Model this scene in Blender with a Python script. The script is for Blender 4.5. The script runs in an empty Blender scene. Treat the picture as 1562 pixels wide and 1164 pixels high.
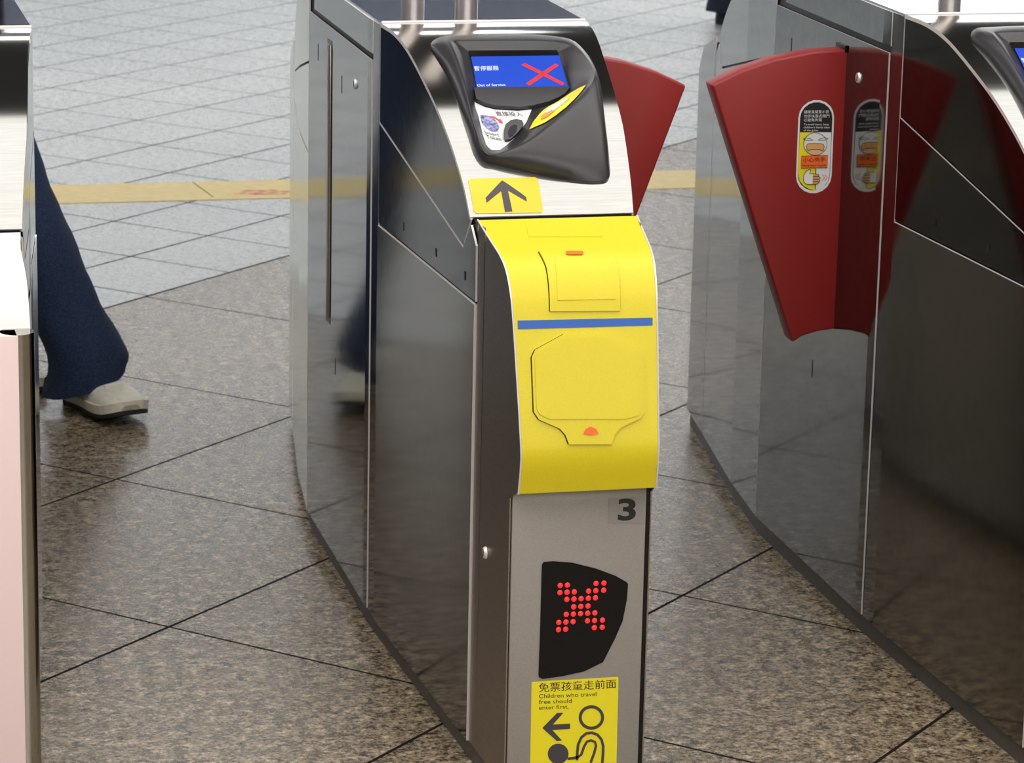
import bpy, bmesh, math, random
from mathutils import Vector, Matrix
from mathutils.bvhtree import BVHTree
random.seed(7)
sc = bpy.context.scene
COL = sc.collection

# ------------------------------------------------------------------ camera
PITCH, YAW, ROLL = math.radians(14.3), math.radians(13.7), math.radians(1.22)
F = Vector((math.sin(YAW)*math.cos(PITCH), math.cos(YAW)*math.cos(PITCH), -math.sin(PITCH)))
Rt = Vector((math.cos(YAW), -math.sin(YAW), 0)); Up = Rt.cross(F)
R2 = math.cos(ROLL)*Rt + math.sin(ROLL)*Up; U2 = -math.sin(ROLL)*Rt + math.cos(ROLL)*Up
cd = bpy.data.cameras.new('camera'); cam = bpy.data.objects.new('camera', cd); COL.objects.link(cam)
m = Matrix((R2, U2, -F)).transposed().to_4x4(); m.translation = (0, 0, 1.65); cam.matrix_world = m
cd.sensor_width = 36; cd.lens = 36*4850/1562; cd.clip_end = 100; cd.clip_start = .05
cd.dof.use_dof = True; cd.dof.focus_distance = 4.35; cd.dof.aperture_fstop = 20
sc.camera = cam

# ------------------------------------------------------------------ world, exposure
sc.view_settings.view_transform = 'Standard'; sc.view_settings.look = 'None'
sc.view_settings.gamma = 1; sc.view_settings.use_curve_mapping = False
sc.view_settings.exposure = 0.0
w = bpy.data.worlds.new('station_air'); sc.world = w; w.use_nodes = True
w.node_tree.nodes['Background'].inputs[0].default_value = (.80, .88, 1, 1)
w.node_tree.nodes['Background'].inputs[1].default_value = .25

# ------------------------------------------------------------------ materials
def mat(name, col, rough=.5, metal=0, emit=None, es=0, spec=.5, coat=0):
    m = bpy.data.materials.new(name); m.use_nodes = True
    b = m.node_tree.nodes['Principled BSDF']
    b.inputs['Base Color'].default_value = (*col, 1); b.inputs['Roughness'].default_value = rough
    b.inputs['Metallic'].default_value = metal; b.inputs['Specular IOR Level'].default_value = spec
    b.inputs['Coat Weight'].default_value = coat
    if emit: b.inputs['Emission Color'].default_value = (*emit, 1); b.inputs['Emission Strength'].default_value = es
    return m
def N(m, t, **k):
    n = m.node_tree.nodes.new(t)
    for a, v in k.items(): setattr(n, a, v)
    return n
def bsdf(m): return m.node_tree.nodes['Principled BSDF']
def speckle(m, c1, c2, scale=120, bump=0.0, stretch=(1, 1, 1), rough=None):
    """procedural grain between two colours"""
    nt = m.node_tree; L = nt.links.new
    tc = N(m, 'ShaderNodeTexCoord'); mp = N(m, 'ShaderNodeMapping'); mp.inputs['Scale'].default_value = stretch
    L(tc.outputs['Object'], mp.inputs['Vector'])
    n = N(m, 'ShaderNodeTexNoise'); n.inputs['Scale'].default_value = scale; n.inputs['Detail'].default_value = 3
    L(mp.outputs[0], n.inputs['Vector'])
    r = N(m, 'ShaderNodeValToRGB'); r.color_ramp.elements[0].position = .35; r.color_ramp.elements[1].position = .65
    r.color_ramp.elements[0].color = (*c1, 1); r.color_ramp.elements[1].color = (*c2, 1)
    L(n.outputs['Fac'], r.inputs['Fac']); L(r.outputs['Color'], bsdf(m).inputs['Base Color'])
    if bump:
        b = N(m, 'ShaderNodeBump'); b.inputs['Strength'].default_value = bump; b.inputs['Distance'].default_value = .001
        L(n.outputs['Fac'], b.inputs['Height']); L(b.outputs['Normal'], bsdf(m).inputs['Normal'])
    if rough:
        q = N(m, 'ShaderNodeMapRange'); q.inputs['To Min'].default_value = rough[0]; q.inputs['To Max'].default_value = rough[1]
        L(n.outputs['Fac'], q.inputs['Value']); L(q.outputs[0], bsdf(m).inputs['Roughness'])
    return m
M = {}
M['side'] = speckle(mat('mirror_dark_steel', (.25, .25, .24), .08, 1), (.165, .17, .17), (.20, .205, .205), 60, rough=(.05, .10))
M['side_front'] = speckle(mat('tinted_reflection_steel', (.12, .12, .115), .08, 1), (.050, .050, .048), (.068, .068, .064), 60, rough=(.06, .11))  # tinted; dark reflections of the front flank are put into the colour too
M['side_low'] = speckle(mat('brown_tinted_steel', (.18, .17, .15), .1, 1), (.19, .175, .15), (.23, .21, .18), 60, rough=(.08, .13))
M['side_far'] = speckle(mat('floor_reflection_steel', (.5, .5, .45), .15, 1), (.46, .46, .38), (.52, .52, .43), 60, rough=(.12, .18))  # pale copy of the side steel; brighter floor reflection put into the colour
M['strip'] = speckle(mat('brushed_brown_steel', (.2, .18, .17), .3, 1), (.30, .25, .225), (.38, .32, .29), 60, stretch=(1, 1, 12), rough=(.26, .36))
M['core'] = mat('frame_steel', (.03, .03, .03), .45, 1)
M['gap'] = mat('gap_shade', (.06, .05, .005), .8)  # dark colour standing in for shade around the yellow lids
M['edge'] = mat('edge_highlight', (.92, .87, .86), .38, .4)  # pale colour stands in for light caught on rounded panel edges
M['cowl'] = speckle(mat('brushed_cowl_steel', (.45, .45, .43), .2, 1), (.43, .43, .415), (.475, .475, .455), 50, stretch=(.3, 6, 6), rough=(.09, .13))
M['face'] = speckle(mat('satin_grey_steel', (.33, .3, .27), .45), (.33, .305, .28), (.39, .36, .33), 900, bump=.05)
bsdf(M['face']).inputs['Metallic'].default_value = .25
M['top'] = mat('dark_glass_top', (.05, .055, .075), .06, 1); bsdf(M['top']).inputs['Base Color'].default_value = (.35, .37, .45, 1)
M['tube'] = speckle(mat('tube_steel', (.75, .66, .62), .3, .75), (.70, .62, .58), (.78, .70, .66), 40)
M['plinth'] = speckle(mat('plinth_grey', (.09, .085, .075), .45), (.08, .075, .066), (.11, .10, .09), 80)
M['yellow'] = speckle(mat('yellow_plastic', (.83, .70, .02), .42), (.74, .61, .010), (.78, .65, .014), 500, bump=.06)
M['blue'] = mat('blue_stripe', (.012, .11, .48), .4)
M['orange'] = mat('orange_print', (.95, .16, .02), .5)
M['stk_yellow'] = mat('sticker_yellow', (.90, .78, .02), .4)
M['stk_amber'] = mat('sticker_amber', (.88, .60, .02), .35)
M['ink'] = mat('black_ink', (.016, .014, .016), .5)
M['ink2'] = mat('grey_ink', (.06, .05, .06), .5)
M['white'] = mat('white_print', (.85, .85, .85), .4)
M['plastic'] = speckle(mat('charcoal_plastic', (.028, .027, .03), .3, spec=.6), (.023, .022, .025), (.034, .032, .036), 1200, bump=.1)
M['black'] = mat('black_acrylic', (.006, .005, .005), .25, spec=.2)
M['screen'] = mat('screen_blue', (.01, .03, .3), .2, emit=(.018, .075, .45), es=.75)
M['screen_red'] = mat('screen_red', (.5, .02, .02), .2, emit=(.70, .04, .035), es=.8)
M['screen_white'] = mat('screen_white', (.5, .5, .6), .2, emit=(.45, .6, .95), es=1)
M['led'] = mat('red_led', (.5, .02, .02), .25, emit=(1, .02, .025), es=1.1)
M['red'] = speckle(mat('red_flap_paint', (.27, .015, .015), .42), (.26, .014, .013), (.30, .018, .016), 600, bump=.05)
M['label'] = mat('pale_label', (.70, .72, .72), .4)
M['token'] = speckle(mat('token_purple', (.12, .12, .35), .4), (.05, .05, .22), (.40, .40, .65), 180)
M['redprint'] = mat('red_print', (.75, .05, .06), .4)
M['skin_orange'] = mat('print_orange', (.80, .33, .10), .4)
M['skin_tan'] = mat('print_tan', (.78, .42, .14), .4)
M['brownprint'] = mat('print_brown', (.42, .20, .10), .4)
M['numbg'] = mat('number_plate', (.31, .29, .28), .4)
M['pink'] = mat('pink_panel', (.95, .74, .74), .35)
M['cream'] = mat('cream_foot', (.8, .76, .6), .5)
M['denim'] = speckle(mat('navy_denim', (.01, .02, .06), .9), (.007, .016, .048), (.018, .038, .10), 260, bump=.5)
M['trouser'] = mat('dark_navy_cloth', (.012, .014, .035), .9)
M['jacket'] = mat('dark_jacket', (.02, .02, .03), .9)
M['skin'] = mat('skin', (.55, .33, .23), .55)
M['hair'] = mat('hair', (.015, .012, .01), .5)
M['shoe'] = speckle(mat('white_leather', (.75, .72, .64), .55), (.74, .71, .60), (.86, .82, .72), 90)
M['sole'] = mat('black_rubber', (.02, .02, .02), .6)

# ------------------------------------------------------------------ small helpers
def link(name, me, m, parent=None, smooth=True, mats=None):
    o = bpy.data.objects.new(name, me); COL.objects.link(o)
    for mm in (mats or [m]): me.materials.append(mm)
    if parent: o.parent = parent
    if smooth:
        for p in me.polygons: p.use_smooth = True
        try: me.set_sharp_from_angle(angle=math.radians(35))
        except Exception: pass
    return o
def from_bm(name, bm, m, parent=None, smooth=True, mats=None):
    bmesh.ops.recalc_face_normals(bm, faces=bm.faces)
    me = bpy.data.meshes.new(name); bm.to_mesh(me); bm.free()
    return link(name, me, m, parent, smooth, mats)
def box_bm(bm, x0, x1, y0, y1, z0, z1, bev=0):
    r = bmesh.ops.create_cube(bm, size=1)['verts']
    for v in r: v.co = Vector(((x0+x1)/2+v.co.x*(x1-x0), (y0+y1)/2+v.co.y*(y1-y0), (z0+z1)/2+v.co.z*(z1-z0)))
    if bev: bmesh.ops.bevel(bm, geom=list({e for v in r for e in v.link_edges}), offset=bev, segments=2, affect='EDGES', profile=.5)
def box(name, x0, x1, y0, y1, z0, z1, m, parent=None, bev=0):
    bm = bmesh.new(); box_bm(bm, x0, x1, y0, y1, z0, z1, bev); return from_bm(name, bm, m, parent)
def tube_bm(bm, p, q, r, r2=None, n=20):
    p, q = Vector(p), Vector(q); d = q-p
    v = bmesh.ops.create_cone(bm, cap_ends=True, segments=n, radius1=r, radius2=r if r2 is None else r2, depth=d.length)['verts']
    mt = Matrix.Translation((p+q)/2) @ d.to_track_quat('Z', 'Y').to_matrix().to_4x4()
    for a in v: a.co = mt @ a.co
def empty(name, loc, label, cat, group=None):
    o = bpy.data.objects.new(name, None); o.empty_display_size = .1; COL.objects.link(o); o.location = loc
    o['label'] = label; o['category'] = cat
    if group: o['group'] = group
    return o
def tag(o, label, cat, group=None, kind=None):
    if label: o['label'] = label
    if cat: o['category'] = cat
    if group: o['group'] = group
    if kind: o['kind'] = kind
    return o
def structure(o): o['kind'] = 'structure'; return o
def lerp_table(t, y):
    if y <= t[0][0]: return t[0][1]
    for (a, b), (c, d) in zip(t, t[1:]):
        if y <= c: return b+(d-b)*(y-a)/(c-a)
    return t[-1][1]

# ------------------------------------------------------------------ measured tables: (x, run) on the gate's front skin
CON = [[0.9769, 0.1556, 0.9984, 0.1844, 0.016, 1.0265, 0.1868], [0.9768, 0.1853, 0.9961, 0.2231, 0.018, 1.0239, 0.2089], [0.9814, 0.231, 0.9942, 0.2658, 0.018, 1.0208, 0.2424], [0.9821, 0.2855, 0.9919, 0.3142, 0.018, 1.0168, 0.2943], [0.9813, 0.3327, 0.9894, 0.3594, 0.018, 1.0056, 0.3351], [0.9806, 0.3753, 0.9868, 0.4008, 0.018, 1.0031, 0.3757], [0.9809, 0.4178, 0.9874, 0.4363, 0.018, 1.0008, 0.4166], [0.9807, 0.4487, 0.9894, 0.4617, 0.016, 1.0019, 0.4403], [0.9849, 0.4669, 0.9948, 0.4742, 0.014, 1.0072, 0.4519], [0.9986, 0.4794, 1.0082, 0.477, 0.015, 1.0163, 0.4536], [1.032, 0.4922, 1.0278, 0.477, 0.022, 1.0295, 0.4441], [1.0772, 0.5075, 1.0509, 0.4731, 0.03, 1.0474, 0.4257], [1.115, 0.5173, 1.079, 0.4592, 0.038, 1.0682, 0.3939], [1.1419, 0.5205, 1.1128, 0.4344, 0.045, 1.0866, 0.3619], [1.1614, 0.5175, 1.1412, 0.407, 0.05, 1.1125, 0.3491], [1.1686, 0.5003, 1.1631, 0.3754, 0.05, 1.1342, 0.3303], [1.1743, 0.4549, 1.1744, 0.3536, 0.048, 1.1509, 0.3085], [1.1858, 0.3821, 1.1816, 0.3275, 0.042, 1.1544, 0.2851], [1.1983, 0.3123, 1.1856, 0.2956, 0.034, 1.1574, 0.251], [1.2048, 0.2487, 1.1888, 0.2429, 0.022, 1.1602, 0.2177], [1.2023, 0.1931, 1.1862, 0.2038, 0.015, 1.1624, 0.196], [1.19, 0.1446, 1.173, 0.1811, 0.012, 1.1611, 0.1843], [1.1464, 0.1245, 1.1309, 0.1656, 0.01, 1.1231, 0.1807], [1.0855, 0.1183, 1.0746, 0.1636, 0.01, 1.0787, 0.1791], [1.0265, 0.1225, 1.0293, 0.162, 0.01, 1.0486, 0.1805], [0.9976, 0.1276, 1.0075, 0.1663, 0.012, 1.03, 0.1799]]
SCR_BEZEL = [[1.0279, 0.1843], [1.1614, 0.1864], [1.1499, 0.312], [1.017, 0.3113]]
SCR = [[1.0266, 0.2065], [1.1596, 0.2064], [1.1497, 0.3061], [1.0141, 0.311]]
SCRX = [[[1.0958, 0.2363], [1.1023, 0.2313], [1.1473, 0.2948], [1.1421, 0.3004]], [[1.1471, 0.2343], [1.1513, 0.2396], [1.0936, 0.2998], [1.0903, 0.2929]]]
CHIN = [[1.0089, 0.3094], [1.0746, 0.3097], [1.1515, 0.3104], [1.1404, 0.3287], [1.1283, 0.3391], [1.1093, 0.3507], [1.084, 0.3601], [1.0633, 0.3628], [1.0455, 0.3606], [1.0305, 0.3584], [1.0167, 0.3511], [1.0064, 0.3404]]
LABEL = [[1.0029, 0.3384], [1.0163, 0.3526], [1.0301, 0.3599], [1.045, 0.362], [1.0628, 0.3643], [1.0836, 0.3616], [1.0694, 0.3922], [1.0473, 0.4255], [1.0291, 0.4453], [1.0179, 0.4548], [1.0066, 0.4544], [1.001, 0.4444], [1.0004, 0.4179], [1.0027, 0.3772]]
TOKEN = [[1.0055, 0.3745], [1.013, 0.3727], [1.0212, 0.3791], [1.0271, 0.3912], [1.0274, 0.405], [1.0227, 0.4132], [1.0154, 0.4141], [1.0087, 0.4063], [1.0043, 0.3924]]
TOKARR = [[1.0193, 0.377], [1.025, 0.378], [1.0305, 0.3862], [1.0332, 0.3847], [1.035, 0.3958], [1.0281, 0.3924], [1.0304, 0.3901], [1.0252, 0.3828], [1.0198, 0.3803]]
SLOT = [[1.0459, 0.413], [1.0554, 0.4133], [1.0497, 0.3945]]
SLOTOUT = [[1.0313, 0.416], [1.0363, 0.4029], [1.0454, 0.3933], [1.0543, 0.3908], [1.062, 0.3938], [1.0627, 0.4018], [1.0568, 0.413], [1.047, 0.426], [1.0366, 0.4365], [1.0292, 0.4381], [1.0283, 0.4308]]
SLOTHOLE = [[1.036, 0.4207], [1.0418, 0.4095], [1.0489, 0.404], [1.0525, 0.4072], [1.0486, 0.4192], [1.0414, 0.4294], [1.0355, 0.4328]]
HOODSTK = [[1.1587, 0.363], [1.1466, 0.3818], [1.1324, 0.3987], [1.1179, 0.4137], [1.1006, 0.4259], [1.0848, 0.4323], [1.0649, 0.4273], [1.0758, 0.4063], [1.0877, 0.391], [1.101, 0.3765], [1.1155, 0.3617], [1.1303, 0.3497], [1.1434, 0.344], [1.1531, 0.3481]]
HOODFIG = [[1.1312, 0.3666], [1.1326, 0.3789], [1.1089, 0.4027], [1.0962, 0.4106], [1.0938, 0.3948], [1.1073, 0.3787]]
HOODFIG2 = [[1.1021, 0.3998], [1.1034, 0.4098], [1.0908, 0.4179], [1.0834, 0.4157], [1.0874, 0.4026]]
ARROWSTK = [[0.9632, 0.5112], [0.9668, 0.5077], [1.059, 0.5078], [1.0626, 0.5112], [1.0617, 0.5638], [1.0587, 0.5682], [0.9661, 0.5665], [0.9633, 0.5622]]
ARROW = [[1.0113, 0.5124], [1.0406, 0.5425], [1.0407, 0.5499], [1.0163, 0.5309], [1.0178, 0.565], [1.0071, 0.5655], [1.0065, 0.5315], [0.9833, 0.5501], [0.9828, 0.5422]]
BEND = []
STRIPE = [[0.9757, 0.2196], [1.1612, 0.2219], [1.1606, 0.2324], [0.9755, 0.2313]]
PAD = [[1.0371, 0.2399], [1.0976, 0.2413], [1.1395, 0.2608], [1.145, 0.2714], [1.1426, 0.3473], [1.1365, 0.3557], [1.1091, 0.3667], [1.1009, 0.3749], [1.0958, 0.3883], [1.0372, 0.3859], [1.0331, 0.3738], [1.0256, 0.3649], [0.9979, 0.3518], [0.9914, 0.3413], [0.9921, 0.2693], [0.9972, 0.2592]]
PADIN = [[1.0384, 0.2442], [1.0953, 0.2455], [1.1355, 0.2635], [1.1403, 0.273], [1.1377, 0.3454], [1.1328, 0.3521], [1.1147, 0.3559], [1.0118, 0.3517], [0.9987, 0.345], [0.9948, 0.338], [0.9956, 0.2712], [1.0003, 0.2628]]
PADORG = [[1.0567, 0.3734], [1.0598, 0.3674], [1.067, 0.3636], [1.0747, 0.3673], [1.078, 0.3736], [1.0673, 0.3752]]
LID = [[1.0212, 0.1067], [1.1213, 0.1128], [1.1213, 0.1393], [1.12, 0.1689], [1.1163, 0.2114], [1.0203, 0.209], [1.0223, 0.1732], [1.0233, 0.1451]]
LIDIN = [[1.0376, 0.1312], [1.1139, 0.1349], [1.1137, 0.1616], [1.1111, 0.1959], [1.031, 0.1951], [1.0335, 0.1627]]
LIDORG = [[1.0571, 0.1138], [1.0802, 0.1152], [1.0796, 0.122], [1.0765, 0.1245], [1.0566, 0.1234], [1.0554, 0.1193]]
TAB = [[1.0228, 0.029], [1.1284, 0.0357], [1.1209, 0.0652], [1.0182, 0.0586]]
LED = [[1.0157, 0.1205], [1.0182, 0.1162], [1.0315, 0.1159], [1.0583, 0.1194], [1.0921, 0.1297], [1.1193, 0.1413], [1.1358, 0.1514], [1.1375, 0.1543], [1.1365, 0.1764], [1.1314, 0.207], [1.1219, 0.2305], [1.1053, 0.2646], [1.101, 0.2664], [1.0793, 0.2762], [1.0491, 0.2812], [1.0205, 0.2835], [1.0154, 0.2808], [1.0147, 0.2773], [1.0155, 0.2105]]
DOTS = [[1.0419, 0.1507], [1.052, 0.1507], [1.0922, 0.1506], [1.1033, 0.1507], [1.0418, 0.1609], [1.0518, 0.1609], [1.0619, 0.1609], [1.082, 0.1609], [1.0921, 0.1609], [1.1032, 0.1609], [1.0517, 0.1711], [1.0617, 0.1711], [1.0718, 0.1711], [1.0819, 0.1711], [1.0919, 0.1711], [1.0616, 0.1823], [1.0717, 0.1823], [1.0818, 0.1823], [1.0514, 0.1925], [1.0615, 0.1926], [1.0716, 0.1926], [1.0816, 0.1926], [1.0917, 0.1926], [1.0413, 0.2034], [1.0513, 0.2035], [1.0614, 0.2035], [1.0815, 0.2035], [1.0916, 0.2036], [1.1028, 0.2036], [1.0411, 0.2137], [1.0512, 0.2137], [1.0915, 0.2138], [1.1027, 0.2139]]
NUMBG = [[1.1068, 0.0309], [1.1581, 0.0323], [1.1576, 0.0688], [1.1071, 0.0663]]
STK = [[1.0068, 0.2868], [1.1268, 0.2872], [1.1282, 0.2887], [1.1295, 0.5], [1.0064, 0.5], [1.0054, 0.2876]]
ARR2 = [[1.0219, 0.3546], [1.042, 0.3342], [1.0512, 0.3345], [1.0367, 0.3506], [1.0611, 0.3508], [1.0613, 0.3584], [1.0363, 0.3586], [1.0501, 0.3747], [1.043, 0.3751]]
HEAD2 = [[1.06, 0.3948], [1.0596, 0.3987], [1.0582, 0.4022], [1.0559, 0.4051], [1.0529, 0.4073], [1.0494, 0.4086], [1.0456, 0.4088], [1.0418, 0.408], [1.0382, 0.4063], [1.035, 0.4037], [1.0326, 0.4004], [1.0311, 0.3967], [1.0305, 0.3928], [1.0309, 0.389], [1.0323, 0.3855], [1.0345, 0.3825], [1.0375, 0.3804], [1.041, 0.3791], [1.0448, 0.3789], [1.0487, 0.3796], [1.0523, 0.3814], [1.0554, 0.3839], [1.0578, 0.3872], [1.0594, 0.3909]]
S_HEAD = [[[1.1049, 0.3448], [1.1047, 0.3473], [1.104, 0.3498], [1.1028, 0.352], [1.1011, 0.3539], [1.0991, 0.3555], [1.0968, 0.3566], [1.0942, 0.3572], [1.0915, 0.3572], [1.0888, 0.3568], [1.0862, 0.3559], [1.0837, 0.3544], [1.0816, 0.3526], [1.0799, 0.3505], [1.0785, 0.3481], [1.0777, 0.3456], [1.0774, 0.3429], [1.0776, 0.3404], [1.0783, 0.3379], [1.0795, 0.3357], [1.0811, 0.3338], [1.0831, 0.3322], [1.0855, 0.3312], [1.0881, 0.3306], [1.0907, 0.3305], [1.0934, 0.3309], [1.0961, 0.3318], [1.0985, 0.3332], [1.1006, 0.3351], [1.1024, 0.3372], [1.1037, 0.3396], [1.1045, 0.3421], [1.1049, 0.3448]], [[1.1093, 0.345], [1.109, 0.3485], [1.1081, 0.3518], [1.1065, 0.3548], [1.1043, 0.3574], [1.1016, 0.3594], [1.0985, 0.3609], [1.0951, 0.3616], [1.0916, 0.3618], [1.0881, 0.3612], [1.0847, 0.3599], [1.0815, 0.3581], [1.0787, 0.3557], [1.0763, 0.3528], [1.0746, 0.3496], [1.0734, 0.3462], [1.073, 0.3427], [1.0733, 0.3392], [1.0742, 0.3359], [1.0758, 0.3329], [1.078, 0.3303], [1.0807, 0.3283], [1.0838, 0.3269], [1.0871, 0.3261], [1.0906, 0.326], [1.0941, 0.3265], [1.0976, 0.3278], [1.1007, 0.3296], [1.1035, 0.332], [1.1059, 0.3349], [1.1077, 0.3381], [1.1088, 0.3415], [1.1093, 0.345]]]
S_ARM1 = [[[1.0588, 0.4038], [1.0671, 0.4037], [1.0744, 0.4023], [1.0798, 0.3983], [1.0836, 0.3865], [1.087, 0.3803], [1.0914, 0.3793], [1.096, 0.3814], [1.097, 0.3854], [1.0948, 0.3955], [1.09, 0.4093]], [[1.0585, 0.4], [1.0664, 0.3999], [1.0728, 0.3987], [1.0765, 0.3962], [1.0802, 0.3848], [1.0845, 0.3773], [1.0915, 0.3755], [1.0986, 0.3789], [1.1007, 0.3859], [1.0984, 0.3969], [1.0935, 0.4109]]]
S_ARM0 = [[[1.0743, 0.4054], [1.0743, 0.3948], [1.0753, 0.3827], [1.0791, 0.3736], [1.0851, 0.3687], [1.0922, 0.3682], [1.0994, 0.3713], [1.1048, 0.378], [1.1071, 0.3864], [1.1072, 0.3992], [1.1062, 0.4157]], [[1.0704, 0.405], [1.0703, 0.3942], [1.0714, 0.3815], [1.0759, 0.371], [1.0834, 0.3649], [1.0925, 0.3642], [1.1016, 0.3681], [1.1082, 0.3764], [1.111, 0.3863], [1.1112, 0.3997], [1.1101, 0.4164]]]
OV = [[1.6301, 0.1387], [1.6319, 0.1289], [1.6371, 0.1203], [1.6451, 0.114], [1.6549, 0.1107], [1.6654, 0.1109], [1.6752, 0.1145], [1.6833, 0.1211], [1.6885, 0.1299], [1.6904, 0.1398], [1.6908, 0.2341], [1.689, 0.244], [1.6838, 0.2527], [1.6757, 0.2591], [1.6659, 0.2623], [1.6553, 0.262], [1.6454, 0.2583], [1.6374, 0.2516], [1.6321, 0.2427], [1.6303, 0.2327]]
OVIN = [[1.6329, 0.1395], [1.6345, 0.1306], [1.6392, 0.1228], [1.6465, 0.1171], [1.6553, 0.1142], [1.6648, 0.1144], [1.6736, 0.1176], [1.6809, 0.1236], [1.6857, 0.1315], [1.6874, 0.1405], [1.6877, 0.2321], [1.6861, 0.2411], [1.6814, 0.2489], [1.6741, 0.2546], [1.6652, 0.2576], [1.6557, 0.2573], [1.6468, 0.254], [1.6395, 0.2479], [1.6347, 0.2399], [1.6331, 0.2308]]
OVBLK = [[1.6336, 0.1612], [1.6328, 0.1394], [1.6344, 0.1305], [1.6391, 0.1228], [1.6464, 0.1171], [1.6552, 0.1142], [1.6647, 0.1143], [1.6735, 0.1176], [1.6808, 0.1235], [1.6856, 0.1315], [1.6873, 0.1405], [1.6868, 0.1623]]
OVYEL = [[1.6335, 0.1623], [1.6596, 0.1628], [1.664, 0.2576], [1.655, 0.2558], [1.6442, 0.25], [1.6366, 0.2412], [1.6332, 0.2287], [1.6332, 0.2052]]
OVWHT = [[1.6596, 0.1628], [1.6865, 0.1634], [1.6868, 0.2064], [1.6869, 0.2315], [1.6848, 0.2424], [1.6784, 0.2516], [1.6721, 0.2554], [1.664, 0.2576]]
FACEC = [[1.6798, 0.182], [1.6794, 0.1868], [1.6776, 0.1912], [1.6746, 0.1949], [1.6707, 0.1978], [1.666, 0.1995], [1.6609, 0.2], [1.6558, 0.1993], [1.6509, 0.1973], [1.6467, 0.1943], [1.6434, 0.1904], [1.6412, 0.186], [1.6403, 0.1812], [1.6408, 0.1764], [1.6426, 0.1721], [1.6455, 0.1683], [1.6495, 0.1655], [1.6541, 0.1637], [1.6592, 0.1632], [1.6643, 0.164], [1.6692, 0.1659], [1.6734, 0.1689], [1.6767, 0.1728], [1.6789, 0.1772]]
S_FACE = [[[1.6793, 0.1819], [1.679, 0.1859], [1.6777, 0.1897], [1.6756, 0.1931], [1.6727, 0.1959], [1.6691, 0.1979], [1.665, 0.1992], [1.6608, 0.1995], [1.6564, 0.199], [1.6523, 0.1976], [1.6485, 0.1953], [1.6453, 0.1924], [1.6429, 0.189], [1.6413, 0.1851], [1.6406, 0.1811], [1.6409, 0.1771], [1.6422, 0.1734], [1.6443, 0.17], [1.6472, 0.1672], [1.6508, 0.1652], [1.6548, 0.1639], [1.6591, 0.1635], [1.6634, 0.1641], [1.6676, 0.1655], [1.6713, 0.1677], [1.6745, 0.1706], [1.677, 0.1741], [1.6786, 0.1779], [1.6793, 0.1819]], [[1.6801, 0.1819], [1.6798, 0.1861], [1.6785, 0.1901], [1.6762, 0.1936], [1.6732, 0.1965], [1.6695, 0.1987], [1.6653, 0.1999], [1.6608, 0.2003], [1.6563, 0.1998], [1.652, 0.1983], [1.648, 0.196], [1.6447, 0.1929], [1.6422, 0.1893], [1.6405, 0.1853], [1.6398, 0.1811], [1.6401, 0.1769], [1.6414, 0.173], [1.6436, 0.1695], [1.6467, 0.1666], [1.6504, 0.1644], [1.6546, 0.1631], [1.659, 0.1628], [1.6635, 0.1633], [1.6679, 0.1648], [1.6718, 0.1671], [1.6751, 0.1701], [1.6777, 0.1738], [1.6794, 0.1778], [1.6801, 0.1819]]]
S_EYES = [[[[1.6393, 0.1732], [1.6445, 0.1718], [1.6517, 0.1732], [1.6557, 0.1749], [1.6463, 0.1754], [1.6393, 0.1725]], [[1.639, 0.1725], [1.6444, 0.171], [1.6519, 0.1724], [1.6561, 0.1756], [1.6462, 0.1762], [1.639, 0.1732]]], [[[1.6813, 0.173], [1.6759, 0.171], [1.667, 0.1731], [1.6634, 0.1757], [1.6738, 0.1764], [1.6814, 0.1738]], [[1.6811, 0.1738], [1.676, 0.1718], [1.6673, 0.1738], [1.6636, 0.175], [1.6737, 0.1757], [1.6811, 0.173]]]]
MOUTH = [[1.645, 0.1851], [1.6464, 0.1817], [1.6504, 0.1807], [1.6699, 0.1811], [1.674, 0.1829], [1.6755, 0.1865], [1.6744, 0.1911], [1.6724, 0.1931], [1.6679, 0.1907], [1.6525, 0.1904], [1.6491, 0.1926], [1.6463, 0.1898]]
S_MOUTH = [[[1.6453, 0.185], [1.6466, 0.1819], [1.6503, 0.181], [1.6697, 0.1814], [1.6736, 0.1831], [1.6749, 0.1864], [1.6739, 0.1909], [1.6722, 0.1927], [1.6678, 0.1902], [1.6523, 0.1899], [1.6489, 0.1922], [1.6466, 0.1895], [1.6453, 0.185]], [[1.6444, 0.185], [1.646, 0.1813], [1.6503, 0.1802], [1.6697, 0.1806], [1.6741, 0.1825], [1.6757, 0.1864], [1.6746, 0.1912], [1.6722, 0.1934], [1.6677, 0.191], [1.6524, 0.1907], [1.6489, 0.1929], [1.6458, 0.1899], [1.6444, 0.185]]]
SIGN = [[1.6374, 0.2007], [1.6822, 0.2004], [1.6819, 0.2204], [1.6375, 0.2203]]
S_SIGN = [[[1.6375, 0.201], [1.6819, 0.2007], [1.6816, 0.22], [1.6375, 0.2199], [1.6375, 0.201]], [[1.6371, 0.2003], [1.6822, 0.2], [1.6819, 0.2207], [1.6372, 0.2206], [1.6371, 0.2003]]]
STICK = [[[1.6623, 0.2211], [1.6628, 0.2558]], [[1.6636, 0.2211], [1.6641, 0.2559]]]
HAND = [[1.6427, 0.2404], [1.6428, 0.2318], [1.6468, 0.2257], [1.6524, 0.2227], [1.6544, 0.2246], [1.652, 0.2297], [1.6624, 0.2304], [1.6687, 0.2321], [1.6683, 0.2348], [1.6712, 0.2372], [1.6694, 0.2395], [1.6708, 0.2426], [1.6683, 0.2449], [1.6668, 0.2472], [1.6495, 0.2473], [1.6453, 0.2452]]
FING = [[1.6583, 0.2309], [1.6686, 0.232], [1.6682, 0.2347], [1.6711, 0.2371], [1.6693, 0.2394], [1.6707, 0.2426], [1.6682, 0.2449], [1.6667, 0.2472], [1.6583, 0.2471]]
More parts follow.
